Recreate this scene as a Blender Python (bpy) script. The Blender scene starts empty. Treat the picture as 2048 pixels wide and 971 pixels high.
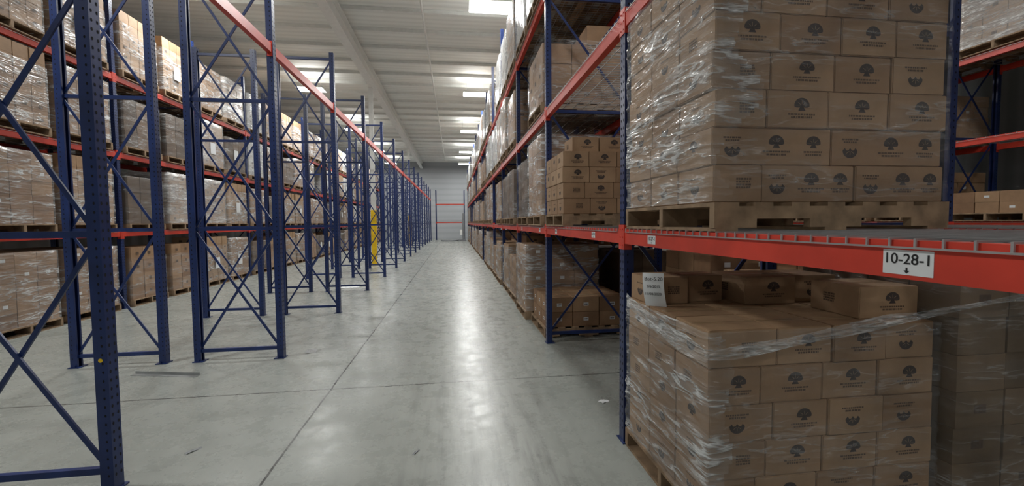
import bpy, bmesh, math, random
from mathutils import Vector, Matrix, noise
random.seed(7)
C = bpy.context.scene.collection
S = bpy.context.scene
try:
    S.view_settings.view_transform = 'Standard'
    S.view_settings.look = 'None'
except Exception: pass

# ------------------------------------------------------------------ materials
def nm(name):
    m = bpy.data.materials.new(name); m.use_nodes = True
    nt = m.node_tree; b = nt.nodes['Principled BSDF']
    return m, nt, b
def N(nt, t, **kw):
    n = nt.nodes.new(t)
    for k, v in kw.items():
        if k in ('operation','blend_type','data_type','noise_dimensions','wave_type','bands_direction','interpolation'): setattr(n, k, v)
        else: n.inputs[k].default_value = v
    return n
def ramp(nt, src, p0, c0, p1, c1):
    r = nt.nodes.new('ShaderNodeValToRGB')
    r.color_ramp.elements[0].position = p0; r.color_ramp.elements[0].color = c0
    r.color_ramp.elements[1].position = p1; r.color_ramp.elements[1].color = c1
    nt.links.new(src, r.inputs[0]); return r
def g(v): return (v, v, v, 1)
def mth(nt, op, a, b=None):
    n = nt.nodes.new('ShaderNodeMath'); n.operation = op
    for i, v in enumerate((a, b)):
        if v is None: continue
        if hasattr(v, 'is_output'): nt.links.new(v, n.inputs[i])
        else: n.inputs[i].default_value = v
    return n.outputs[0]
def mixc(nt, fac, a, b, bt='MIX'):
    m = nt.nodes.new('ShaderNodeMix'); m.data_type = 'RGBA'; m.blend_type = bt
    for s, v in ((0, fac), (6, a), (7, b)):
        if hasattr(v, 'is_output'): nt.links.new(v, m.inputs[s])
        else: m.inputs[s].default_value = v
    return m.outputs[2]
def simple(name, col, rough=.5, metal=0, var=.15, scale=8, bump=0):
    m, nt, b = nm(name)
    tc = nt.nodes.new('ShaderNodeTexCoord')
    n = N(nt, 'ShaderNodeTexNoise', Scale=scale, Detail=4.0)
    nt.links.new(tc.outputs['Object'], n.inputs['Vector'])
    lo = tuple(c*(1-var) for c in col)+(1,); hi = tuple(min(1, c*(1+var)) for c in col)+(1,)
    r = ramp(nt, n.outputs['Fac'], .3, lo, .7, hi)
    nt.links.new(r.outputs[0], b.inputs['Base Color'])
    b.inputs['Roughness'].default_value = rough; b.inputs['Metallic'].default_value = metal
    if bump:
        bp = N(nt, 'ShaderNodeBump', Strength=bump, Distance=.01)
        nt.links.new(n.outputs['Fac'], bp.inputs['Height']); nt.links.new(bp.outputs[0], b.inputs['Normal'])
    return m
def card(name, c1, c2):
    m, nt, b = nm(name)
    geo = nt.nodes.new('ShaderNodeNewGeometry'); oi = nt.nodes.new('ShaderNodeObjectInfo')
    add = mth(nt, 'ADD', geo.outputs['Random Per Island'], oi.outputs['Random'])
    fr = mth(nt, 'FRACT', add)
    base = mixc(nt, fr, c1+(1,), c2+(1,))
    tc = nt.nodes.new('ShaderNodeTexCoord')
    n = N(nt, 'ShaderNodeTexNoise', Scale=5.0, Detail=6.0, Roughness=.65)
    nt.links.new(tc.outputs['Object'], n.inputs['Vector'])
    r = ramp(nt, n.outputs['Fac'], .3, g(.8), .7, g(1.1))
    out = mixc(nt, 1.0, base, r.outputs[0], 'MULTIPLY')
    nt.links.new(out, b.inputs['Base Color']); b.inputs['Roughness'].default_value = .7
    return m
M_card = card('cardboard', (.31,.19,.105), (.40,.26,.15))
M_card2 = card('cardboard_brown', (.25,.14,.075), (.38,.235,.13))
M_white = card('cardboard_white', (.42,.40,.37), (.55,.53,.5))
M_dark = card('cardboard_dark', (.09,.06,.04), (.16,.1,.06))
M_cdim = card('cardboard_dull', (.17,.115,.065), (.23,.155,.09))  # cardboard darkened so its colour carries the shade behind the near stack
M_ink = simple('ink_black', (.055,.04,.035), .7)
M_inkf = simple('ink_faded', (.11,.07,.045), .8, var=.3, scale=60)
M_slit = simple('carton_seam', (.1,.06,.03), .8)
M_tape = simple('carton_tape', (.4,.27,.15), .3)
M_blue = simple('rack_blue_paint', (.010,.025,.105), .36, var=.25, scale=5)
M_red = simple('rack_red_paint', (.62,.055,.032), .36, var=.15, scale=4)
M_hole = simple('punched_hole', (.003,.003,.005), .9)
M_galv = simple('galvanised_wire', (.42,.42,.42), .4, .6)
M_wood = simple('pallet_wood', (.28,.19,.115), .8, var=.4, scale=9)
M_paper = simple('white_paper', (.72,.74,.75), .6, var=.05)
M_txt = simple('print_black', (.01,.01,.01), .6)
M_steelw = simple('white_paint', (.84,.85,.82), .5, var=.04)
M_yel = simple('yellow_paint', (.85,.55,.01), .45)
M_grey = simple('grey_machine', (.2,.21,.22), .5)
M_strip = simple('bare_steel', (.32,.33,.33), .35, .5)

def wrapmat(name, lo, cloud, streak, thr=.9, bump=.6, scale=(1.2,1.2,7), mlo=.46):
    m, nt, b = nm(name)
    tc = nt.nodes.new('ShaderNodeTexCoord'); oi = nt.nodes.new('ShaderNodeObjectInfo')
    mp = nt.nodes.new('ShaderNodeMapping'); mp.inputs['Scale'].default_value = scale; mp.inputs['Rotation'].default_value = (.3, .25, 0)
    va = nt.nodes.new('ShaderNodeVectorMath'); va.operation = 'ADD'
    nt.links.new(tc.outputs['Object'], mp.inputs['Vector']); nt.links.new(mp.outputs[0], va.inputs[0])
    nt.links.new(mth(nt, 'MULTIPLY', oi.outputs['Random'], 40), va.inputs[1])
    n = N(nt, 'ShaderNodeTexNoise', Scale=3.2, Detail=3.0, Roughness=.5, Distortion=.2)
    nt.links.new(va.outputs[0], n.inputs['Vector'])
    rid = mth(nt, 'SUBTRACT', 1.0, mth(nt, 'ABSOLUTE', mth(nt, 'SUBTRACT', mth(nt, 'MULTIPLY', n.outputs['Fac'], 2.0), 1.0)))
    st = ramp(nt, rid, thr, g(0), 1.0, g(streak)).outputs[0]  # whitish wrinkle folds that also paint the film's highlights into its opacity
    n3 = N(nt, 'ShaderNodeTexNoise', Scale=1.3, Detail=4.0); nt.links.new(va.outputs[0], n3.inputs['Vector'])
    cl = ramp(nt, n3.outputs['Fac'], .42, g(lo), .74, g(cloud)).outputs[0]
    msk = ramp(nt, n3.outputs['Fac'], mlo, g(.1), .62, g(1)).outputs[0]
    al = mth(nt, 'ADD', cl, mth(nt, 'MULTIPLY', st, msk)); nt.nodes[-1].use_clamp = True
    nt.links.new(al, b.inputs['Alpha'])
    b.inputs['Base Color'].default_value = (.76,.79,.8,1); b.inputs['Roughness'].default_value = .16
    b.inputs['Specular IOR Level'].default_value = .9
    bp = N(nt, 'ShaderNodeBump', Strength=bump, Distance=.025)
    nt.links.new(rid, bp.inputs['Height']); nt.links.new(bp.outputs[0], b.inputs['Normal'])
    return m
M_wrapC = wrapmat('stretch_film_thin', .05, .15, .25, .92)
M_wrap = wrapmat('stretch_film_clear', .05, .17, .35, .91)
M_wrapN = wrapmat('stretch_film_glossy', .10, .32, .65, .87, .8, mlo=.42)  # strongest painted glint streaks, same roughness as the other films
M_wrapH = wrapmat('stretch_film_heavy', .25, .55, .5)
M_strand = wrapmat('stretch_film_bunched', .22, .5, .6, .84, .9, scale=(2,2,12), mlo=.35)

def floormat():
    m, nt, b = nm('polished_concrete')
    tc = nt.nodes.new('ShaderNodeTexCoord')
    n1 = N(nt, 'ShaderNodeTexNoise', Scale=.5, Detail=9.0, Roughness=.62); nt.links.new(tc.outputs['Object'], n1.inputs['Vector'])
    base = ramp(nt, n1.outputs['Fac'], .3, (.235,.25,.23,1), .7, (.325,.34,.315,1)).outputs[0]
    mp = nt.nodes.new('ShaderNodeMapping'); mp.inputs['Scale'].default_value = (11, .8, 1); nt.links.new(tc.outputs['Object'], mp.inputs['Vector'])
    n2 = N(nt, 'ShaderNodeTexNoise', Scale=1.1, Detail=10.0, Roughness=.75); nt.links.new(mp.outputs[0], n2.inputs['Vector'])
    st = ramp(nt, n2.outputs['Fac'], .47, g(0), .72, g(1)).outputs[0]
    sx = nt.nodes.new('ShaderNodeSeparateXYZ'); nt.links.new(tc.outputs['Object'], sx.inputs[0])
    ab = mth(nt, 'ABSOLUTE', mth(nt, 'SUBTRACT', sx.outputs[0], .2))
    ln = ramp(nt, ab, .15, g(.95), .9, g(.1)).outputs[0]
    base = mixc(nt, mth(nt, 'MULTIPLY', st, ln), base, (.095,.10,.095,1))
    n3 = N(nt, 'ShaderNodeTexNoise', Scale=5.0, Detail=8.0, Roughness=.75); nt.links.new(tc.outputs['Object'], n3.inputs['Vector'])
    sp = ramp(nt, n3.outputs['Fac'], .6, g(0), .85, g(.2)).outputs[0]
    base = mixc(nt, sp, base, (.16,.165,.15,1))
    nw = N(nt, 'ShaderNodeTexNoise', Scale=2.0, Detail=5.0); nt.links.new(tc.outputs['Object'], nw.inputs['Vector'])
    wob = mth(nt, 'MULTIPLY', mth(nt, 'SUBTRACT', nw.outputs['Fac'], .5), .02)
    def joint(axis, off, period, w):
        s = mth(nt, 'ADD', mth(nt, 'SUBTRACT', sx.outputs[axis], off), wob)
        return mth(nt, 'LESS_THAN', mth(nt, 'PINGPONG', s, period/2), w)
    mx = mth(nt, 'MAXIMUM', joint(0, -1.17, 5.2, .008), joint(1, 4.15, 4.3, .007))
    n4 = N(nt, 'ShaderNodeTexNoise', Scale=3.0, Detail=4.0); nt.links.new(tc.outputs['Object'], n4.inputs['Vector'])
    jr = ramp(nt, n4.outputs['Fac'], .35, g(.8), .6, g(1)).outputs[0]
    jm = mth(nt, 'MULTIPLY', mx, jr)
    base = mixc(nt, jm, base, (.03,.03,.028,1))
    nt.links.new(base, b.inputs['Base Color'])
    rr = ramp(nt, n3.outputs['Fac'], .3, g(.19), .75, g(.4)).outputs[0]
    nt.links.new(rr, b.inputs['Roughness'])
    b.inputs['Specular IOR Level'].default_value = .4
    bp = N(nt, 'ShaderNodeBump', Strength=.1, Distance=.01); nt.links.new(n3.outputs['Fac'], bp.inputs['Height']); nt.links.new(bp.outputs[0], b.inputs['Normal'])
    return m
M_floor = floormat()
def ribmat(name, axis, freq, c0, c1, strength=.6):
    m, nt, b = nm(name)
    tc = nt.nodes.new('ShaderNodeTexCoord')
    w = nt.nodes.new('ShaderNodeTexWave'); w.wave_type = 'BANDS'; w.bands_direction = axis; w.inputs['Scale'].default_value = freq; w.inputs['Distortion'].default_value = 0
    nt.links.new(tc.outputs['Object'], w.inputs['Vector'])
    r = ramp(nt, w.outputs['Fac'], .1, c0, .6, c1); nt.links.new(r.outputs[0], b.inputs['Base Color'])
    bp = N(nt, 'ShaderNodeBump', Strength=strength, Distance=.03); nt.links.new(w.outputs['Fac'], bp.inputs['Height']); nt.links.new(bp.outputs[0], b.inputs['Normal'])
    b.inputs['Roughness'].default_value = .55
    return m
M_ceil = ribmat('white_roof_deck', 'Y', 1.25, (.84,.85,.81,1), (.92,.93,.89,1), .2)
M_wall = ribmat('ribbed_metal_wall', 'Z', .6, (.40,.42,.44,1), (.44,.46,.48,1), .08)
M_wallL = ribmat('ribbed_metal_wall_side', 'Y', .6, (.35,.37,.38,1), (.45,.47,.48,1))

# ------------------------------------------------------------------ helpers
def abox(bm, x0, x1, y0, y1, z0, z1, mi=0):
    v = [bm.verts.new(p) for p in ((x0,y0,z0),(x1,y0,z0),(x1,y1,z0),(x0,y1,z0),(x0,y0,z1),(x1,y0,z1),(x1,y1,z1),(x0,y1,z1))]
    for f in ((0,3,2,1),(4,5,6,7),(0,1,5,4),(1,2,6,5),(2,3,7,6),(3,0,4,7)):
        fc = bm.faces.new([v[i] for i in f]); fc.material_index = mi
def rod(bm, p0, p1, w, h=None, mi=0, up=Vector((0,1,0))):
    p0 = Vector(p0); p1 = Vector(p1); h = h or w
    d = (p1-p0).normalized()
    if abs(d.dot(up)) > .95: up = Vector((1,0,0))
    a = d.cross(up).normalized()*w/2; b = d.cross(a).normalized()*h/2
    v = [bm.verts.new(p) for p in (p0-a-b, p0+a-b, p0+a+b, p0-a+b, p1-a-b, p1+a-b, p1+a+b, p1-a+b)]
    for f in ((0,3,2,1),(4,5,6,7),(0,1,5,4),(1,2,6,5),(2,3,7,6),(3,0,4,7)):
        fc = bm.faces.new([v[i] for i in f]); fc.material_index = mi
def poly(bm, pts, mi=0):
    f = bm.faces.new([bm.verts.new(p) for p in pts]); f.material_index = mi; return f
def disc(bm, o, ux, uz, cx, cz, rx, rz, mi, n=10, a0=0, a1=2*math.pi):
    full = abs(a1-a0-2*math.pi) < .01
    k = n if full else n+1
    poly(bm, [o+ux*(cx+rx*math.cos(a0+(a1-a0)*i/n))+uz*(cz+rz*math.sin(a0+(a1-a0)*i/n)) for i in range(k)], mi)
def mesh(bm, name, mats, bevel=0, recalc=True):
    if bevel:
        bmesh.ops.bevel(bm, geom=list(bm.edges), offset=bevel, segments=1, affect='EDGES')
    if recalc: bmesh.ops.recalc_face_normals(bm, faces=bm.faces)
    me = bpy.data.meshes.new(name); bm.to_mesh(me); bm.free()
    for m in mats: me.materials.append(m)
    return me
def ob(name, me, loc=(0,0,0), parent=None, label=None, cat=None, group=None, rot=None, kind=None):
    o = bpy.data.objects.new(name, me); C.objects.link(o)
    o.location = loc
    if rot: o.rotation_euler = rot
    if parent: o.parent = parent
    if label: o['label'] = label
    if cat: o['category'] = cat
    if group: o['group'] = group
    if kind: o['kind'] = kind
    return o
def textmesh(s, size, ext=.0005, bold=.0):
    cu = bpy.data.curves.new('t', 'FONT'); cu.body = s; cu.size = size; cu.align_x = 'CENTER'; cu.align_y = 'CENTER'
    cu.extrude = ext; cu.offset = bold
    t = bpy.data.objects.new('t', cu); C.objects.link(t)
    bpy.context.view_layer.update()
    me = bpy.data.meshes.new_from_object(t.evaluated_get(bpy.context.evaluated_depsgraph_get()))
    bpy.data.objects.remove(t); me.materials.clear(); me.materials.append(M_txt)
    return me

# ------------------------------------------------------------------ camera
cam = bpy.data.cameras.new('camera'); co = bpy.data.objects.new('camera', cam); C.objects.link(co)
cam.sensor_width = 36; cam.lens = 860/2048*36; cam.clip_start = .05; cam.clip_end = 200
R = Matrix.Rotation(math.radians(-7.6), 4, 'Z') @ Matrix.Rotation(math.radians(90-2.8), 4, 'X') @ Matrix.Rotation(math.radians(-.5), 4, 'Z')
co.matrix_world = Matrix.Translation((0,0,1.55)) @ R
S.camera = co

# ------------------------------------------------------------------ room
YW = 41.5; ZC = 7.25; XL = -9.6; XR = 13.5; YB = -9
def slab(name, x0,x1,y0,y1,z0,z1, m, label, cat):
    bm = bmesh.new(); abox(bm, x0,x1,y0,y1,z0,z1); return ob(name, mesh(bm, name, [m]), label=label, cat=cat, kind='structure')
slab('floor', XL,XR,YB,YW,-.1,0, M_floor, 'polished grey concrete warehouse floor with saw-cut joints', 'floor')
slab('ceiling', XL,XR,YB,YW,ZC,ZC+.1, M_ceil, 'white ribbed metal roof deck', 'ceiling')
slab('wall_back', XL,XR,YW,YW+.1,0,ZC, M_wall, 'pale blue-grey ribbed metal end wall', 'wall')
slab('wall_left', XL-.1,XL,YB,YW,0,ZC, M_wallL, 'grey ribbed metal side wall', 'wall')
slab('wall_right', XR,XR+.1,YB,YW,0,ZC, M_wallL, 'grey ribbed metal side wall', 'wall')
slab('wall_front', XL,XR,YB-.1,YB,0,ZC, M_wallL, 'grey ribbed metal wall', 'wall')
bm = bmesh.new()
abox(bm, XL,XR,-.035,.035,ZC-.012,ZC-.0005); abox(bm, XL,XR,-.004,.004,ZC-.10,ZC-.012); abox(bm, XL,XR,-.03,.03,ZC-.112,ZC-.10)
pm = mesh(bm, 'roof_purlin', [M_steelw])
y = -3.0
while y < YW-.5:
    ob('roof_purlin', pm, (0,y,0), label='white steel purlin under the roof deck', cat='roof beam', group='roof purlins', kind='structure'); y += 1.25
bm = bmesh.new()
gz = ZC-.115; GD=.5
abox(bm, -.13,.13,YB,YW,gz-.02,gz-.001); abox(bm, -.01,.01,YB,YW,gz-GD+.02,gz-.02); abox(bm, -.13,.13,YB,YW,gz-GD,gz-GD+.02)
gm = mesh(bm, 'roof_girder', [M_steelw])
for x in (-2.96, 9.9):
    ob('roof_girder', gm, (x,0,0), label='white steel I-beam roof girder', cat='roof beam', group='roof girders', kind='structure')
bm = bmesh.new(); abox(bm,-.075,.075,-.075,-.063,0,gz-GD); abox(bm,-.075,.075,.063,.075,0,gz-GD); abox(bm,-.01,.01,-.063,.063,0,gz-GD)
cm = mesh(bm,'col',[M_steelw])
bm = bmesh.new()
for s in (-1,1): abox(bm, min(s*.088,s*.078),max(s*.088,s*.078),-.088,.088,0,2.05); abox(bm,-.078,.078,min(s*.088,s*.078),max(s*.088,s*.078),0,2.05)
cg = mesh(bm,'guard',[M_yel])
for yy in (17.0, 30.4):
    o = ob('steel_column', cm, (-3.05,yy,0), label='white steel roof column with yellow guard at its base', cat='column', group='roof columns')
    ob('column_guard', cg, parent=o, label='yellow column guard')
bm = bmesh.new(); bmesh.ops.create_cone(bm, cap_ends=True, segments=10, radius1=.03, radius2=.03, depth=48, matrix=Matrix.Translation((0,15.5,0))@Matrix.Rotation(math.pi/2,4,'X'))
for i in range(34): rod(bm,(0,-3+i*1.25,.02),(0,-3+i*1.25,.064),.02)
spm = mesh(bm,'sprinkler_pipe',[M_steelw])
ob('sprinkler_pipe', spm, (-.75,0,ZC-.177), label='white sprinkler pipe under the ceiling', cat='pipe', kind='structure')

# lights
bm = bmesh.new(); abox(bm,-.5,.5,-.33,.33,0,.07); abox(bm,-.42,.42,-.1,.1,.07,.12); hm = mesh(bm,'fixture_housing',[M_steelw], .004)
M_em, nt, b = nm('lamp_lens'); b.inputs['Emission Color'].default_value=(1,1,.97,1); b.inputs['Emission Strength'].default_value=12
bm = bmesh.new()
for i in range(3): abox(bm,-.46,.46,-.29+i*.2,-.11+i*.2,-.012,-.001)
lm = mesh(bm,'fixture_lens',[M_em])
bm = bmesh.new()
for sx in (-.35,.35): rod(bm,(sx,0,.12),(sx,0,.6),.008)
hg = mesh(bm,'hanger',[M_galv])
for x in (.9,-5.3,6.2):
    for i,yy in enumerate((-4,3.3,10.4,17.4,24.5,31.6,38)):
        o = ob('high_bay_light', hm, (x,yy,6.62), label='white rectangular LED high-bay light hanging from the roof', cat='ceiling light', group='high-bay lights')
        ob('lamp_lens', lm, parent=o); ob('hanger', hg, parent=o)
        L = bpy.data.lights.new('bay_light','AREA'); L.shape='RECTANGLE'; L.size=.92; L.size_y=.58; L.color=(1,1,.98)
        L.energy = 195 if x!=6.2 else 130
        if i==1 and x>0: L.energy*=.35
        if i==0: L.energy*=.4
        if i==6: L.energy*=.6
        lo = bpy.data.objects.new('bay_light', L); C.objects.link(lo); lo.location=(x,yy,6.6)
        U = bpy.data.lights.new('bay_uplight','AREA'); U.shape='RECTANGLE'; U.size=.92; U.size_y=.5; U.color=(1,1,.98); U.energy=15 if x!=6.2 else 14
        lo = bpy.data.objects.new('bay_uplight', U); C.objects.link(lo); lo.location=(x,yy,6.745); lo.rotation_euler=(math.pi,0,0)  # added upward fill lamp to brighten the ceiling, not part of the fixture
W = bpy.data.worlds.new('world'); S.world = W; W.use_nodes=True; W.node_tree.nodes['Background'].inputs[0].default_value=(.5,.55,.6,1); W.node_tree.nodes['Background'].inputs[1].default_value=.3

# ------------------------------------------------------------------ rack frames
PW=.076; PD=.07
def post(bm, x, s, h):
    def bx(a,b_,y0,y1,z0,z1): abox(bm, min(x+s*a,x+s*b_),max(x+s*a,x+s*b_),y0,y1,z0,z1)
    bx(0,.003,-PW/2,PW/2,.008,h); bx(.003,PD,-PW/2,-PW/2+.003,.008,h); bx(.003,PD,PW/2-.003,PW/2,.008,h)
    bx(PD-.003,PD,-PW/2+.003,-PW/2+.02,.008,h); bx(PD-.003,PD,PW/2-.02,PW/2-.003,.008,h)
    z=.1
    while z<h-.05:
        for yy in (-.02,.02):
            disc(bm, Vector((x-s*.0008,0,0)), Vector((0,1,0)), Vector((0,0,1)), yy, z, .0075, .011, 1, 6)
        for sy in (-1,1):
            disc(bm, Vector((0,sy*(PW/2+.0008),0)), Vector((1,0,0)), Vector((0,0,1)), x+s*.025, z, .006, .009, 1, 6)
        z+=.0508
def hbar(bm, d, z): abox(bm, PD*.9, d-PD*.9, -.016,.016, z-.019,z+.019)
def dbar(bm, d, z0, z1, k):
    a,b_ = (PD*.8,d-PD*.8)
    if k: rod(bm,(a,.008,z0),(b_,.008,z1),.026,.012)
    else: rod(bm,(b_,-.008,z0),(a,-.008,z1),.026,.012)
def foot(bm, x, s):
    abox(bm, min(x-s*.012,x+s*.1),max(x-s*.012,x+s*.1),-.06,.06,0,.008)
    for yy in (-.05,.05): bmesh.ops.create_cone(bm,cap_ends=True,segments=6,radius1=.008,radius2=.008,depth=.02,matrix=Matrix.Translation((x+s*.05,yy,.018)))
FM={}
def frame_meshes(d,h,full):
    key=(d,h,full)
    if key in FM: return FM[key]
    zs=[.12,1.5,2.93,4.32]+([5.7] if h>5 else [])
    parts=[]
    def mk(name,fn):
        bm=bmesh.new(); fn(bm); parts.append((name,mesh(bm,name,[M_blue,M_hole])))
    if full:
        mk('post',lambda bm:post(bm,0,1,h)); mk('post',lambda bm:post(bm,d,-1,h))
        for z in zs: mk('horizontal_brace',lambda bm,z=z:hbar(bm,d,z))
        for a,b_ in zip(zs,zs[1:]):
            for k in (0,1): mk('diagonal_brace',lambda bm,a=a,b_=b_,k=k:dbar(bm,d,a+.03,b_-.03,k))
        mk('foot_plate',lambda bm:foot(bm,0,1)); mk('foot_plate',lambda bm:foot(bm,d,-1))
    else:
        def allp(bm):
            post(bm,0,1,h); post(bm,d,-1,h)
            for z in zs: hbar(bm,d,z)
            for a,b_ in zip(zs,zs[1:]):
                dbar(bm,d,a+.03,b_-.03,0); dbar(bm,d,a+.03,b_-.03,1)
            foot(bm,0,1); foot(bm,d,-1)
        mk('all',allp)
    FM[key]=parts; return parts
def frame(x,y,d,h,full,label,group):
    parts=frame_meshes(d,h,full)
    if full:
        e=ob('rack_upright_frame',None,(x,y,0),label=label,cat='rack frame',group=group); e.empty_display_size=.1
        for n,me in parts: ob(n,me,parent=e)
        return e
    return ob('rack_upright_frame',parts[0][1],(x,y,0),label=label,cat='rack frame',group=group)
BAY=2.5
def beam_rail(bm, s, L):
    def bx(a,b_,z0,z1): abox(bm, min(s*a,s*b_),max(s*a,s*b_),-L/2,L/2,z0,z1)
    bx(0,.004,-.1,0); bx(.004,.04,-.004,0); bx(.036,.04,-.03,-.004); bx(.04,.055,-.034,-.03); bx(.051,.055,-.1,-.034); bx(.004,.051,-.1,-.096)
def beam_conn(bm, s, y):
    sy = 1 if y>0 else -1
    abox(bm, min(s*-.006,s*.05),max(s*-.006,s*.05),min(y,y-sy*.004),max(y,y-sy*.004),-.14,.03)
    abox(bm, min(s*-.006,s*-.002),max(s*-.006,s*-.002),min(y,y+sy*.045),max(y,y+sy*.045),-.14,.03)
    for z in (-.11,-.055,0): bmesh.ops.create_cone(bm,cap_ends=True,segments=6,radius1=.007,radius2=.005,depth=.004,matrix=Matrix.Translation((-s*.008,y+sy*.02,z))@Matrix.Rotation(math.pi/2,4,'Y'))
BM={}
LB=BAY-PW-.004
for s in (1,-1):
    bm=bmesh.new(); beam_rail(bm,s,LB-.01); a=mesh(bm,'beam_rail',[M_red])
    bm=bmesh.new(); beam_conn(bm,s,-LB/2+.001); b1=mesh(bm,'end_connector',[M_red])
    bm=bmesh.new(); beam_conn(bm,s,LB/2-.001); b2=mesh(bm,'end_connector',[M_red])
    bm=bmesh.new(); beam_rail(bm,s,LB-.01); beam_conn(bm,s,-LB/2+.001); beam_conn(bm,s,LB/2-.001); c=mesh(bm,'beam_all',[M_red])
    BM[s]=(a,b1,b2,c)
def beam(x,yc,z,s,full,label,group):
    a,b1,b2,c=BM[s]
    if full:
        o=ob('rack_beam',a,(x,yc,z),label=label,cat='rack beam',group=group)
        ob('end_connector',b1,parent=o); ob('end_connector',b2,parent=o); return o
    return ob('rack_beam',c,(x,yc,z),label=label,cat='rack beam',group=group)
DK={}
def deckmesh(d, fine):
    if (d,fine) in DK: return DK[(d,fine)]
    bm=bmesh.new(); r=.005
    sp=.0635 if fine else .127
    n=int((LB-.06)/sp); y0=-n*sp/2
    for i in range(n+1):
        yy=y0+i*sp
        abox(bm,-.008,d+.008,yy-r/2,yy+r/2,-r,0)
        for xx in (-.008,d+.008-r): abox(bm,xx,xx+r,yy-r/2,yy+r/2,-.024,-r)
    m=9 if fine else 5
    for i in range(m):
        xx=.07+(d-.14)*i/(m-1); abox(bm,xx,xx+r,y0,-y0,-2*r,-r)
    for xx in (-.008-r,d+.008): abox(bm,xx,xx+r,y0,-y0,-.027,-.027+r)
    DK[(d,fine)]=mesh(bm,'wire_deck',[M_galv]); return DK[(d,fine)]
def deck(x,yc,z,d,fine=True):
    return ob('wire_deck',deckmesh(d,fine),(x,yc,z),label='galvanised wire mesh deck laid over red beams',cat='shelf deck',group='wire decks')

# ------------------------------------------------------------------ pallet
def palletmesh(lx,ly):
    bm=bmesh.new(); H=.13
    for yy in (0,ly/2-.019,ly-.038):
        segs=[(0,lx*.17,.015),(lx*.17,lx*.39,.055),(lx*.39,lx*.61,.015),(lx*.61,lx*.83,.055),(lx*.83,lx,.015)]
        for a,b_,zz in segs: abox(bm,a,b_,yy,yy+.038,zz,H-.018)
    for i in range(7):
        w=.12 if i in(0,6) else .09
        cx=.06+(lx-.12)*i/6; abox(bm,cx-w/2,cx+w/2,0,ly,H-.018,H)
    for cx in (.06,lx/2,lx-.06): abox(bm,cx-.055,cx+.055,0,ly,0,.015)
    return mesh(bm,'wooden_pallet',[M_wood])
PM=palletmesh(1.22,1.0)
def pallet(x,y,z,label='weathered wooden stringer pallet under stacked cartons',me=None):
    return ob('wooden_pallet',me or PM,(x,y,z),label=label,cat='pallet',group='wooden pallets')

# ------------------------------------------------------------------ emblems + cartons
def tree(bm,o,ux,uz,s,nrm):
    disc(bm,o,ux,uz,0,0,.038*s,.034*s,2,14,0,math.pi)
    disc(bm,o,ux,uz,-.021*s,-.0005*s,.017*s,.008*s,2,8,math.pi,2*math.pi)
    disc(bm,o,ux,uz,.021*s,-.0005*s,.017*s,.008*s,2,8,math.pi,2*math.pi)
    poly(bm,[o+ux*(-.018*s)+uz*(-.022*s),o+ux*(.018*s)+uz*(-.022*s),o+ux*(.006*s),o+ux*(-.006*s)],2)
    p=o+nrm*.0004
    for a in (40,90,140):
        c,sn=math.cos(math.radians(a)),math.sin(math.radians(a))
        e0=p+ux*(c*.008*s)+uz*(sn*.006*s); e1=p+ux*(c*.025*s)+uz*(sn*.022*s); t=(ux*(-sn)+uz*c)*.0007*s
        poly(bm,[e0-t,e1-t,e1+t,e0+t],4)
def lotus(bm,o,ux,uz,s,nrm):
    disc(bm,o,ux,uz,0,0,.040*s,.036*s,2,14,math.pi,2*math.pi)
    for a in (-.030,-.0,.030):
        poly(bm,[o+ux*((a-.0095)*s),o+ux*((a+.0095)*s),o+ux*((a*.93)*s)+uz*(.012*s)],2)
    p=o+nrm*.0004
    for a in (-140,-90,-40):
        c,sn=math.cos(math.radians(a)),math.sin(math.radians(a))
        e0=p+ux*(c*.006*s)+uz*(sn*.006*s); e1=p+ux*(c*.026*s)+uz*(sn*.022*s); t=(ux*(-sn)+uz*c)*.0008*s
        poly(bm,[e0-t,e1-t,e1+t,e0+t],4)
def dashes(bm,o,ux,uz,w,z,h,rnd,mi=3):
    x=-w/2
    while x<w/2:
        l=rnd.uniform(.005,.016); l=min(l,w/2-x)
        if l>.002: poly(bm,[o+ux*x+uz*z,o+ux*(x+l)+uz*z,o+ux*(x+l)+uz*(z+h),o+ux*x+uz*(z+h)],mi)
        x+=l+.003
def stampbox(bm,o,ux,uz,rnd):
    for i in range(4): dashes(bm,o,ux,uz,.075,.018-.013*i,.009,rnd,3)
CM={}
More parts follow.
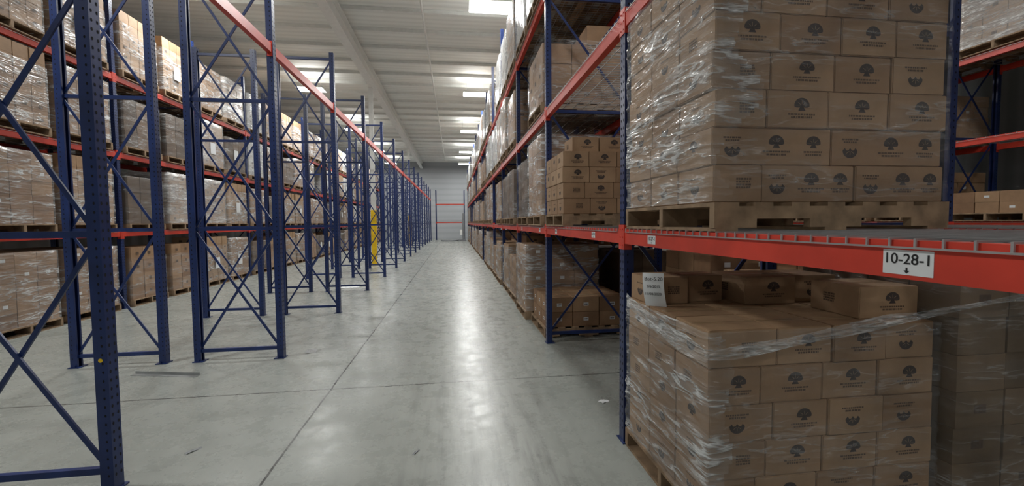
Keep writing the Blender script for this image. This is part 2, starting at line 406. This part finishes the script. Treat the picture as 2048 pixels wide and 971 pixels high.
def cartonmesh(w,d,h,var,mat=None):
    key=(round(w,3),round(d,3),round(h,3),var,mat.name if mat else '')
    if key in CM: return CM[key]
    rnd=random.Random(str(key))
    bm=bmesh.new(); abox(bm,0,w,0,d,0,h)
    bmesh.ops.bevel(bm,geom=list(bm.edges),offset=.004,segments=2,affect='EDGES')
    e=.0006
    poly(bm,[(.005,d/2-.0015,h+e*2),(w-.005,d/2-.0015,h+e*2),(w-.005,d/2+.0015,h+e*2),(.005,d/2+.0015,h+e*2)],1)
    poly(bm,[(.005,d/2-.025,h+e),(w-.005,d/2-.025,h+e),(w-.005,d/2+.025,h+e),(.005,d/2+.025,h+e)],4)
    uz=Vector((0,0,1))
    for face in range(4):
        if face==0: o=Vector((w/2,-e,h*.5)); ux=Vector((1,0,0)); nr=Vector((0,-1,0))
        elif face==1: o=Vector((-e,d/2,h*.5)); ux=Vector((0,-1,0)); nr=Vector((-1,0,0))
        elif face==2: o=Vector((w/2,d+e,h*.5)); ux=Vector((-1,0,0)); nr=Vector((0,1,0))
        else: o=Vector((w+e,d/2,h*.5)); ux=Vector((0,1,0)); nr=Vector((1,0,0))
        if var=='tree':
            if face in (0,2):
                oo=o+ux*.02; tree(bm,oo+uz*.018,ux,uz,1.05,nr); dashes(bm,oo,ux,uz,.14,-.026,.008,rnd); dashes(bm,oo,ux,uz,.11,-.040,.009,rnd)
            else: stampbox(bm,o-ux*.03,ux,uz,rnd)
        elif var=='lotus':
            if face in (0,2):
                oo=o-ux*.02; dashes(bm,oo,ux,uz,.12,.038,.008,rnd); dashes(bm,oo,ux,uz,.085,.024,.009,rnd); lotus(bm,oo-uz*.012,ux,uz,1.0,nr)
            else: tree(bm,o+uz*.01,ux,uz,.95,nr)
        elif var=='stamp':
            if face in (0,2): stampbox(bm,o+ux*.03,ux,uz,rnd)
            else: lotus(bm,o-uz*.01,ux,uz,.95,nr); dashes(bm,o,ux,uz,.09,.03,.006,rnd)
        elif var=='wide':
            if face in(0,2):
                k=w/.6
                tree(bm,o+ux*.02*k+uz*.018,ux,uz,1.05,nr); dashes(bm,o+ux*.02*k,ux,uz,.14,-.026,.008,rnd); dashes(bm,o+ux*.02*k,ux,uz,.1,-.040,.009,rnd)
                tree(bm,o+ux*.21*k+uz*.018,ux,uz,1.0,nr); dashes(bm,o+ux*.21*k,ux,uz,.1,-.026,.008,rnd); dashes(bm,o+ux*.21*k,ux,uz,.08,-.040,.009,rnd)
                dashes(bm,o-ux*.2*k,ux,uz,.09,.036,.008,rnd); dashes(bm,o-ux*.2*k,ux,uz,.07,.023,.008,rnd); lotus(bm,o-ux*.2*k-uz*.012,ux,uz,1.0,nr)
            else: tree(bm,o+uz*.015,ux,uz,.95,nr)
        elif var=='label':
            poly(bm,[o+ux*-.035+uz*-.022,o+ux*.035+uz*-.022,o+ux*.035+uz*.022,o+ux*-.035+uz*.022],5)
            dashes(bm,o+nr*.0006,ux,uz,.055,-.008,.016,rnd,2)
    CM[key]=mesh(bm,'carton',[mat or M_card,M_slit,M_ink,M_inkf,M_tape,M_paper],recalc=False); return CM[key]
def carton(x,y,z,w,d,h,var,group,label='brown cardboard carton with black tree emblem in a stack',rz=0,mat=None):
    return ob('carton',cartonmesh(w,d,h,var,mat),(x,y,z),label=label,cat='cardboard box',group=group,rot=(0,0,rz) if rz else None)
def stack(x0,y0,z0,layers,h,group,W_=1.22,D_=.94,rows=3,jy=.001):
    rnd=random.Random(int(x0*100+y0*1000+z0*7)); gp=.004
    for l,ws in enumerate(layers):
        ws=[w*W_ for w in ws]; sx=rnd.uniform(-.008,.008)
        for r in range(rows):
            x=x0+sx; dd=D_/rows
            for c,w in enumerate(ws):
                v='wide' if w>.4 else ('stamp' if (c==0 and rnd.random()<.5) else rnd.choice(['tree','tree','lotus','tree']))
                if w<.26: v='stamp'
                dy=-rnd.uniform(0,jy) if r==0 else rnd.uniform(-.001,.001)
                carton(x+gp/2,y0+r*dd+gp/2+dy,z0+l*h,w-gp,dd-gp,h-.001,v,group)
                x+=w
def sleeve(lx,ly,h,mats,fold=.06,amp=.012,seed=1,nz=14,ns=14,zlow=0,fine=False,off=.006,offb=None):
    if not isinstance(mats,list): mats=[mats]
    offb=off if offb is None else offb
    bm=bmesh.new(); pts=[]
    for i in range(ns): pts.append((-off+(lx+2*off)*i/ns,-off,0,-1))
    for i in range(ns): pts.append((lx+off,-off+(ly+off+offb)*i/ns,1,0))
    for i in range(ns): pts.append((lx+off-(lx+2*off)*i/ns,ly+offb,0,.3))
    for i in range(ns): pts.append((-off,ly+offb-(ly+off+offb)*i/ns,-1,0))
    rings=[]
    for k in range(nz+1):
        z=zlow+(h-zlow)*k/nz; ring=[]
        for (x,y_,nx,ny) in pts:
            if fine:
                q=Vector((x*3+seed,y_*3,z*11+x*2.5-y_*2.5))
                q=q+noise.noise_vector(q*.6)*.5
                a=(1-abs(noise.noise(q)*2.2))**2*amp if abs(noise.noise(q)*2.2)<1 else 0
                a+=(noise.noise(Vector((x*14+seed,y_*14,z*30)))*.5+.5)*amp*.25
            else: a=(noise.noise(Vector((x*4+seed,y_*4,z*9)))*.5+.5)*amp
            ring.append(bm.verts.new((x+nx*a,y_+ny*a,z)))
        rings.append(ring)
    if fold:
        ring=[]
        for (x,y_,nx,ny) in pts:
            cx=min(max(x,fold),lx-fold); cy=min(max(y_,fold),ly-fold)
            ring.append(bm.verts.new((cx+noise.noise(Vector((x*7,y_*7,seed)))*.03,cy+noise.noise(Vector((y_*7,x*7,seed)))*.03,h+.003+random.random()*.004)))
        rings.append(ring)
    n=len(pts)
    for a,b_ in zip(rings,rings[1:]):
        for i in range(n):
            f=bm.faces.new((a[i],a[(i+1)%n],b_[(i+1)%n],b_[i])); f.smooth=True
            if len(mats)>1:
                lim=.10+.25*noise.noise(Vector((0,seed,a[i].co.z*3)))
                f.material_index = 0 if (a[i].co.x<lim) else 1  # left side takes the film with more painted glints
    return mesh(bm,'stretch_wrap',mats,recalc=False)

# ------------------------------------------------------------------ generic loads
def loadmesh(nx,ny,nl,lx,ly,h,mat,seed,lab=False,partial=0):
    rnd=random.Random(seed); bm=bmesh.new()
    for l in range(nl):
        k=nx if l%2==0 else max(2,nx-1) if rnd.random()<.5 else nx
        xr=range(partial,k) if partial and l==nl-1 else range(k)
        for i in xr:
            for j in range(ny):
                jx=rnd.uniform(0,.009); jy=rnd.uniform(0,.01)
                w=lx/k; d=ly/ny
                abox(bm,i*w+.002+jx*.4,(i+1)*w-.002-jx,j*d+.002+jy,(j+1)*d-.002-jy,l*h,(l+1)*h-.002,0)
                pr=.25 if lab else .5
                if j==0 and rnd.random()<pr:
                    cx=(i+.5)*w; yy=jy+.0012; poly(bm,[(cx-.035,yy,l*h+h*.38),(cx+.035,yy,l*h+h*.38),(cx+.035,yy,l*h+h*.62),(cx-.035,yy,l*h+h*.62)],1 if not lab else 2)
                for xx,s in ((i==0,-1),(i==k-1,1)):
                    if xx and rnd.random()<pr:
                        px=i*w+.001 if s<0 else (i+1)*w-.001; cy=(j+.5)*d
                        P=[(px,cy-.035,l*h+h*.4),(px,cy+.035,l*h+h*.4),(px,cy+.035,l*h+h*.62),(px,cy-.035,l*h+h*.62)]
                        poly(bm,P[::-1] if s<0 else P,1 if not lab else 2)
    return mesh(bm,'carton_load',[mat,M_inkf,M_paper],recalc=False)
LV=[]
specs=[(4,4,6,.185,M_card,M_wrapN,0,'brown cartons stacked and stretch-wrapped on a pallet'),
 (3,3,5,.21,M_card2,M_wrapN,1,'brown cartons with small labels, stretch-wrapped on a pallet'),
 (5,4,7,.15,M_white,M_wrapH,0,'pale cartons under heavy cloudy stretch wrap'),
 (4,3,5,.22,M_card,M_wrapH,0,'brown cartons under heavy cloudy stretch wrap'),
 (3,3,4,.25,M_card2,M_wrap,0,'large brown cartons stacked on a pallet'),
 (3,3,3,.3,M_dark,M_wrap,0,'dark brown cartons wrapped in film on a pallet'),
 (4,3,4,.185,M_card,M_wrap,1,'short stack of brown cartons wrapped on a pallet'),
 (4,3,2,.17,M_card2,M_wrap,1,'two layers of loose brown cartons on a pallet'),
 (4,4,6,.185,M_cdim,M_wrapC,0,'brown cartons wrapped in film, colour darkened to hold deep shade')]
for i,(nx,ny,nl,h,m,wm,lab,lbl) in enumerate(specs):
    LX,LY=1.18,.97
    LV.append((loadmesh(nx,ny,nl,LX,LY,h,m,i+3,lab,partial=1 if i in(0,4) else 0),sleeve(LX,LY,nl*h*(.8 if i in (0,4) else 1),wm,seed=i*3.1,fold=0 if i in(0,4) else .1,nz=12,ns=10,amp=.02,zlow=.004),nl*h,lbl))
def load(x,y,z,v,group,wrap=True,paper=0):
    me,wr,h,lbl=LV[v]
    pallet(x,y,z)
    o=ob('carton_load',me,(x+.02,y+.015,z+.131),label=lbl,cat='pallet load',group=group)
    if wrap: ob('stretch_wrap',wr,parent=o)
    if paper:
        bm=bmesh.new(); xx=1.18+.034 if paper>0 else -.034
        abox(bm,xx-.0006,xx,.3,.52,.3,.58); ob('packing_slip',mesh(bm,'slip',[M_paper]),parent=o,label='white packing slip')
    return o

# ------------------------------------------------------------------ RIGHT RACK
XF=1.15; DR=1.15; YR0=2.85; NR=15; LV_R=(1.5,2.95,4.42)
for k in range(-1,NR):
    frame(XF,YR0+BAY*k,DR,6.1,k<4,'navy blue perforated steel upright frame of loaded rack','loaded rack upright frames')
RB=2.62
for k in range(-1,NR):
    frame(RB,YR0+BAY*k,DR,6.1,False,'navy blue steel upright frame behind loaded rack','loaded rack upright frames')
for k in range(-1,NR-1):
    yc=YR0+BAY*(k+.5)
    for li,z in enumerate(LV_R):
        for xo in (XF,RB):
            if xo==RB and k==-1 and li>0: continue
            full=(k<3 and xo==XF)
            beam(xo,yc,z-.006,1,full,'red steel box beam across rack bay','red rack beams')
            beam(xo+DR,yc,z-.006,-1,False,'red steel box beam across rack bay','red rack beams')
            deck(xo,yc,z,DR,k<3)
G1='tree-emblem cartons on the shelf pallet'
Q=[.25]*4
pallet(1.15,1.785,1.5,'weathered wooden pallet on the wire deck under cartons')
stack(1.17,1.84,1.631,[[.2,.4,.4],[.5,.5],[.21,.26,.265,.265],[.24,.27,.25,.24],[.265,.26,.24,.235],[.19,.27,.27,.27],Q],.172,G1,D_=.93,jy=.012)
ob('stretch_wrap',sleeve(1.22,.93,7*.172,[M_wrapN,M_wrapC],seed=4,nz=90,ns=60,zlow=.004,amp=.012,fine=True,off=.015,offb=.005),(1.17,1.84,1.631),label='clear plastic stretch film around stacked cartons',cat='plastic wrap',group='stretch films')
G2='tree-emblem cartons on the floor pallet'
pallet(1.15,1.78,0,'wooden pallet on concrete floor under cartons')
stack(1.17,1.84,.131,[[.2,.27,.265,.265],[.24,.25,.25,.26],[.27,.24,.25,.24],[.22,.27,.25,.26],[.29,.24,.24,.23]],.181,G2,D_=.925,jy=.012)
zt=.131+5*.181
for (x,y_,w,d,v,rz) in ((1.18,2.48,.25,.28,'stamp',0),(1.45,2.52,.24,.24,'tree',.04),(1.74,2.38,.33,.36,'tree',-.03),(2.09,2.40,.29,.32,'lotus',.02),(2.05,1.93,.33,.32,'tree',-.04)):
    carton(x,y_,zt,w,d,.165,v,G2,rz=rz)
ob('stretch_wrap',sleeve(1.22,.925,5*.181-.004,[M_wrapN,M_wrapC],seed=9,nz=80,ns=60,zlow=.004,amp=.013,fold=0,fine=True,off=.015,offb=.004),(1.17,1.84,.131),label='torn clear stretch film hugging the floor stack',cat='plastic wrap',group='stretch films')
def ribbon(name,pts,wid,mat,label,seed,name_ob='film_strand'):
    bm=bmesh.new(); prev=None; n=80; m=10
    P=[Vector(p) for p in pts]
    def at(t):
        t=t*(len(P)-1); i=min(int(t),len(P)-2); f=t-i
        p0=P[max(i-1,0)];p1=P[i];p2=P[i+1];p3=P[min(i+2,len(P)-1)]
        return .5*((2*p1)+(p2-p0)*f+(2*p0-5*p1+4*p2-p3)*f*f+(3*p1-p0-3*p2+p3)*f**3)
    for i in range(n+1):
        t=i/n; c=at(t); row=[]
        for j in range(m+1):
            s=(j/m-.5); w=wid*(.8+.8*noise.noise(Vector((t*6,seed,0))))*(1.5-t)
            dsp=noise.noise(Vector((t*14,s*7+seed,1)))*.02
            row.append(bm.verts.new(c+Vector((-abs(dsp),-abs(dsp),s*w+dsp*.5))))
        if prev:
            for j in range(m): bm.faces.new((prev[j],row[j],row[j+1],prev[j+1])).smooth=True
        prev=row
    return ob(name_ob,mesh(bm,name,[mat],recalc=False),label=label,cat='plastic wrap',group='stretch films')
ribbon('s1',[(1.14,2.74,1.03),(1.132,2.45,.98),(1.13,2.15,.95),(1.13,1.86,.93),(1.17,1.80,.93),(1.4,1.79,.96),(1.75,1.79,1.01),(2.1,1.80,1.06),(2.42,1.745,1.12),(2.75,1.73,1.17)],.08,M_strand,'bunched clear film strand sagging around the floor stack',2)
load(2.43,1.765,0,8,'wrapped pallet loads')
G3='tree-emblem cartons in the second bay'
PM2=palletmesh(1.2,.86)
pallet(1.13,4.42,1.5,me=PM2)
stack(1.14,4.44,1.631,[Q,[.2,.27,.265,.265],Q,[.24,.26,.25,.25]],.165,G3,D_=.82,W_=1.18)
for c in range(3): carton(1.26+c*.3,4.5,1.631+4*.165,.29,.34,.16,'tree',G3)
G4='labelled cartons on the low floor pallet'
pallet(1.17,5.56,0)
for l in range(2):
    for r in range(3):
        for c in range(3):
            carton(1.2+c*.37+.002,5.6+r*.31,.131+l*.2,.362,.304,.199,'label',G4,'brown carton with white label on a low floor stack',mat=M_card2)
rnd=random.Random(21)
for k in range(0,NR-1):
    for j in range(2):
        y=YR0+BAY*k+.14+j*1.18
        for li in range(4):
            z=0 if li==0 else LV_R[li-1]
            if li==0 and (k<1 or (k==1 and j==0)): continue
            if li==1 and k==0: continue
            if li==2 and (k==0 or (k==1 and j==1) ): continue
            if li==3 and k==0: continue
            if li==2: v=4 if k==1 else rnd.choice([2,4,0,3])
            elif li==3: v=rnd.choice([2,2,3,2])
            elif li==0: v=rnd.choice([0,1,3,4])
            else: v=rnd.choice([0,1,6,5])
            if rnd.random()<.08 and k>2: continue
            load(XF-.04+rnd.uniform(-.02,.02),y,z,v,'wrapped pallet loads')
for k in range(0,7):
    for j in range(2):
        y=YR0+BAY*k+.14+j*1.18
        for li in range(4):
            if li>0 and k<1: continue
            if rnd.random()<.2: continue
            load(RB+.02,y,0 if li==0 else LV_R[li-1],rnd.choice([0,1,4,5]),'wrapped pallet loads',wrap=False)
# far right row
XQ=8.45; LV_Q=(1.5,2.85,4.2,5.5)
for k in range(-3,6):
    frame(XQ,6.5+BAY*k,1.1,6.1,k==0,'navy blue steel upright frame of rack across the aisle','cross-aisle rack frames')
for k in range(-3,5):
    for li,z in enumerate(LV_Q):
        beam(XQ,6.5+BAY*(k+.5),z-.006,1,False,'red steel box beam across rack bay','red rack beams'); beam(XQ+1.1,6.5+BAY*(k+.5),z-.006,-1,False,'red steel box beam across rack bay','red rack beams')
        deck(XQ,6.5+BAY*(k+.5),z,1.1,False)
    for j in range(2):
        for li in range(5):
            v=7 if li==1 else (rnd.choice([6,7]) if li==2 else (3,2,2)[(k+j)%3])
            if k==-1 and li in (1,2): v=7
            if k==-1 and j==1 and li==2: continue
            if li==4: v=6
            if k>=0 and li in (1,2): v=(6,3,1)[(k+j)%3]
            load(XQ-.05,6.5+BAY*k+.14+j*1.18,0 if li==0 else LV_Q[li-1],v,'wrapped pallet loads',wrap=li>1)

# ------------------------------------------------------------------ LEFT EMPTY FRAMES
XA=-2.93; DA=.95
XB=-4.17
for k in range(0,15):
    y=2.75+BAY*k
    e=frame(XA,y,DA,4.42,k<5,'free-standing navy blue perforated steel upright frame, cross-braced','empty upright frames')
    if k==0:
        bm=bmesh.new(); disc(bm,Vector((0,0,0)),Vector((1,0,0)),Vector((0,0,1)),0,0,.012,.012,0,12)
        ob('sticker',mesh(bm,'st',[M_yel]),(DA-.035,-PW/2-.002,.78),parent=e,label='small yellow round sticker')
    frame(XB,y,DA,4.42,k<4,'navy blue perforated steel upright frame standing empty, cross-braced','empty upright frames')
for k in range(0,14):
    yc=2.75+BAY*(k+.5)
    beam(XA+DA-.012,yc,3.56,-1,k<3,'red steel beam bolted high between empty frames','red rack beams')
# ------------------------------------------------------------------ LEFT LOADED ROW
XC=-7.25; DC=1.15; LV_L=(1.45,2.9,4.3)
for k in range(0,15):
    frame(XC,2.75+BAY*k+1.1,DC,5.9,False,'navy blue steel upright frame of loaded rack','loaded rack upright frames')
for k in range(0,14):
    yc=2.75+BAY*(k+.5)+1.1
    for z in LV_L:
        beam(XC+DC,yc,z-.006,-1,False,'red steel box beam across rack bay','red rack beams'); beam(XC,yc,z-.006,1,False,'red steel box beam across rack bay','red rack beams')
        deck(XC,yc,z,DC,False)
    for j in range(2):
        y=yc-BAY/2+.14+j*1.18
        for li in range(4):
            if rnd.random()<.07: continue
            v=rnd.choice([[1,4,0,5],[0,3,2,5,1],[5,0,2,3,1],[3,0,1,2]][li])
            if k<=2 and li==0: v=1 if k<2 else 4
            if k<=2 and li==3: v=0
            if k<=1 and li in(1,2): v=(0,1)[(j+li)%2]
            load(XC-.02,y,0 if li==0 else LV_L[li-1],v,'wrapped pallet loads',paper=1 if rnd.random()<.3 else 0)

# ------------------------------------------------------------------ END WALL RACK + MACHINE
ry=38.6
frm=frame_meshes(.95,4.42,False)[0][1]
ob('rack_upright_frame',frm,(.9,ry,0),label='dark upright frame against the end wall',cat='rack frame',group='end wall rack frames',rot=(0,0,math.pi/2))
ob('rack_upright_frame',frm,(-1.6,ry,0),label='dark upright frame against the end wall',cat='rack frame',group='end wall rack frames',rot=(0,0,math.pi/2))
for z in (1.6,3.2):
    ob('rack_beam',BM[1][3],(-.35,ry,z),label='red beam of rack against the end wall',cat='rack beam',group='end wall rack beams',rot=(0,0,math.pi/2))
bm=bmesh.new(); bmesh.ops.create_cone(bm,cap_ends=True,segments=28,radius1=.7,radius2=.7,depth=.1,matrix=Matrix.Translation((0,0,.05)))
abox(bm,.7,1.35,-.25,.25,0,.12)
mc=ob('pallet_wrapping_machine',mesh(bm,'m',[M_grey]),(-.4,36.2,0),label='grey turntable pallet wrapping machine near the end wall',cat='machine')
bm=bmesh.new(); abox(bm,1.05,1.25,-.12,.12,.12,2.3); ob('mast',mesh(bm,'mast',[M_grey],.01),parent=mc)
bm=bmesh.new(); abox(bm,.85,1.05,-.2,.2,.5,.95); ob('film_carriage',mesh(bm,'fc',[M_steelw],.01),parent=mc)

# ------------------------------------------------------------------ LABELS
def beam_label(txt,y,z=1.437,w=.124,h=.064,x=XF):
    bm=bmesh.new(); abox(bm,-.0012,0,-w/2,w/2,-h/2,h/2)
    o=ob('bin_label',mesh(bm,'bin_label',[M_paper]),(x-.0002,y,z),label='white rack location label reading '+txt,cat='label',group='rack location labels')
    Rm=Matrix(((0,0,-1),(-1,0,0),(0,1,0))).to_4x4()
    tm=textmesh(txt,h*.60,.0002,h*.006); t=ob('printed_number',tm,parent=o); t.matrix_basis=Matrix.Translation((-.0018,0,h*.12))@Rm
    bm=bmesh.new(); u=h*.13
    P=lambda a,b_:(-.0018,-a,b_-h*.33)
    poly(bm,[P(-u*.28,u*1.0),P(-u*.28,0),P(u*.28,0),P(u*.28,u*1.0)]); poly(bm,[P(-u*.9,0.1*u),P(0,-u*.9),P(u*.9,0.1*u)])
    ob('printed_arrow',mesh(bm,'arrow',[M_txt],recalc=False),parent=o)
beam_label('10-28-1',.955)
beam_label('10-27-1',2.40,w=.1,h=.05)
beam_label('10-27-2',3.47,w=.09,h=.05)
beam_label('10-26-1',4.8,w=.09,h=.05)
beam_label('10-26-2',5.75,w=.09,h=.05)
beam_label('10-25-1',7.3,w=.09,h=.05)
bm=bmesh.new()
nn=8; W_=.12; H_=.20
vs=[[bm.verts.new(((i/nn-.5)*W_+.02*(j/nn)**2, -.014*math.sin(j*.4), -(j/nn)*H_)) for i in range(nn+1)] for j in range(nn+1)]
for j in range(nn):
    for i in range(nn):
        f=bm.faces.new((vs[j+1][i],vs[j+1][i+1],vs[j][i+1],vs[j][i])); f.smooth=True
sh=ob('paper_sheet',mesh(bm,'sheet',[M_paper],recalc=False),(1.175,2.43,1.238),label='white paper sheet with handwritten dates taped to a stack',cat='paper',rot=(0,0,math.radians(-30)))
for i,(s,sz) in enumerate((('Bot-5.20',.030),('5/6/2015',.021),('11/08/2020',.021))):
    t=ob('handwriting',textmesh(s,sz,.0002),parent=sh); t.matrix_basis=Matrix.Translation((.003,-.0165,-.035-i*.045))@Matrix.Rotation(math.pi/2,4,'X')
def flat(name,w,d,loc,rz,mat,label,cat):
    bm=bmesh.new(); n=5
    vs=[[bm.verts.new(((i/n-.5)*w,(j/n-.5)*d,.003+.004*math.sin(i*1.3+j))) for i in range(n+1)] for j in range(n+1)]
    for j in range(n):
        for i in range(n): bm.faces.new((vs[j][i],vs[j][i+1],vs[j+1][i+1],vs[j+1][i])).smooth=True
    return ob(name,mesh(bm,name,[mat],recalc=False),loc,rot=(0,0,rz),label=label,cat=cat)
flat('paper_sheet',.5,.35,(-2.6,10.9,0),.3,M_paper,'white sheet of paper lying on concrete floor','paper')
flat('plastic_sheet',.12,.18,(-1.75,5.45,0),.2,M_strip,'small grey plastic card lying on concrete floor','litter')
flat('paper_scrap',.08,.06,(1.25,3.5,0),.5,M_paper,'small torn white paper scrap on floor','litter')
flat('plastic_scrap',.03,.1,(-1.8,3.15,0),-.6,M_grey,'crumpled dark plastic scrap on floor','litter')
flat('plastic_scrap',.015,.07,(-.28,2.9,0),-.5,M_grey,'crumpled dark plastic scrap on floor','litter')
bm=bmesh.new(); abox(bm,-.36,.36,-.03,.03,0,.004); abox(bm,-.36,.36,.026,.03,.004,.03)
ob('steel_strip',mesh(bm,'strip',[M_strip]),(-2.98,4.8,0),rot=(0,0,-.22),label='loose galvanised steel angle strip lying on floor',cat='metal strip')
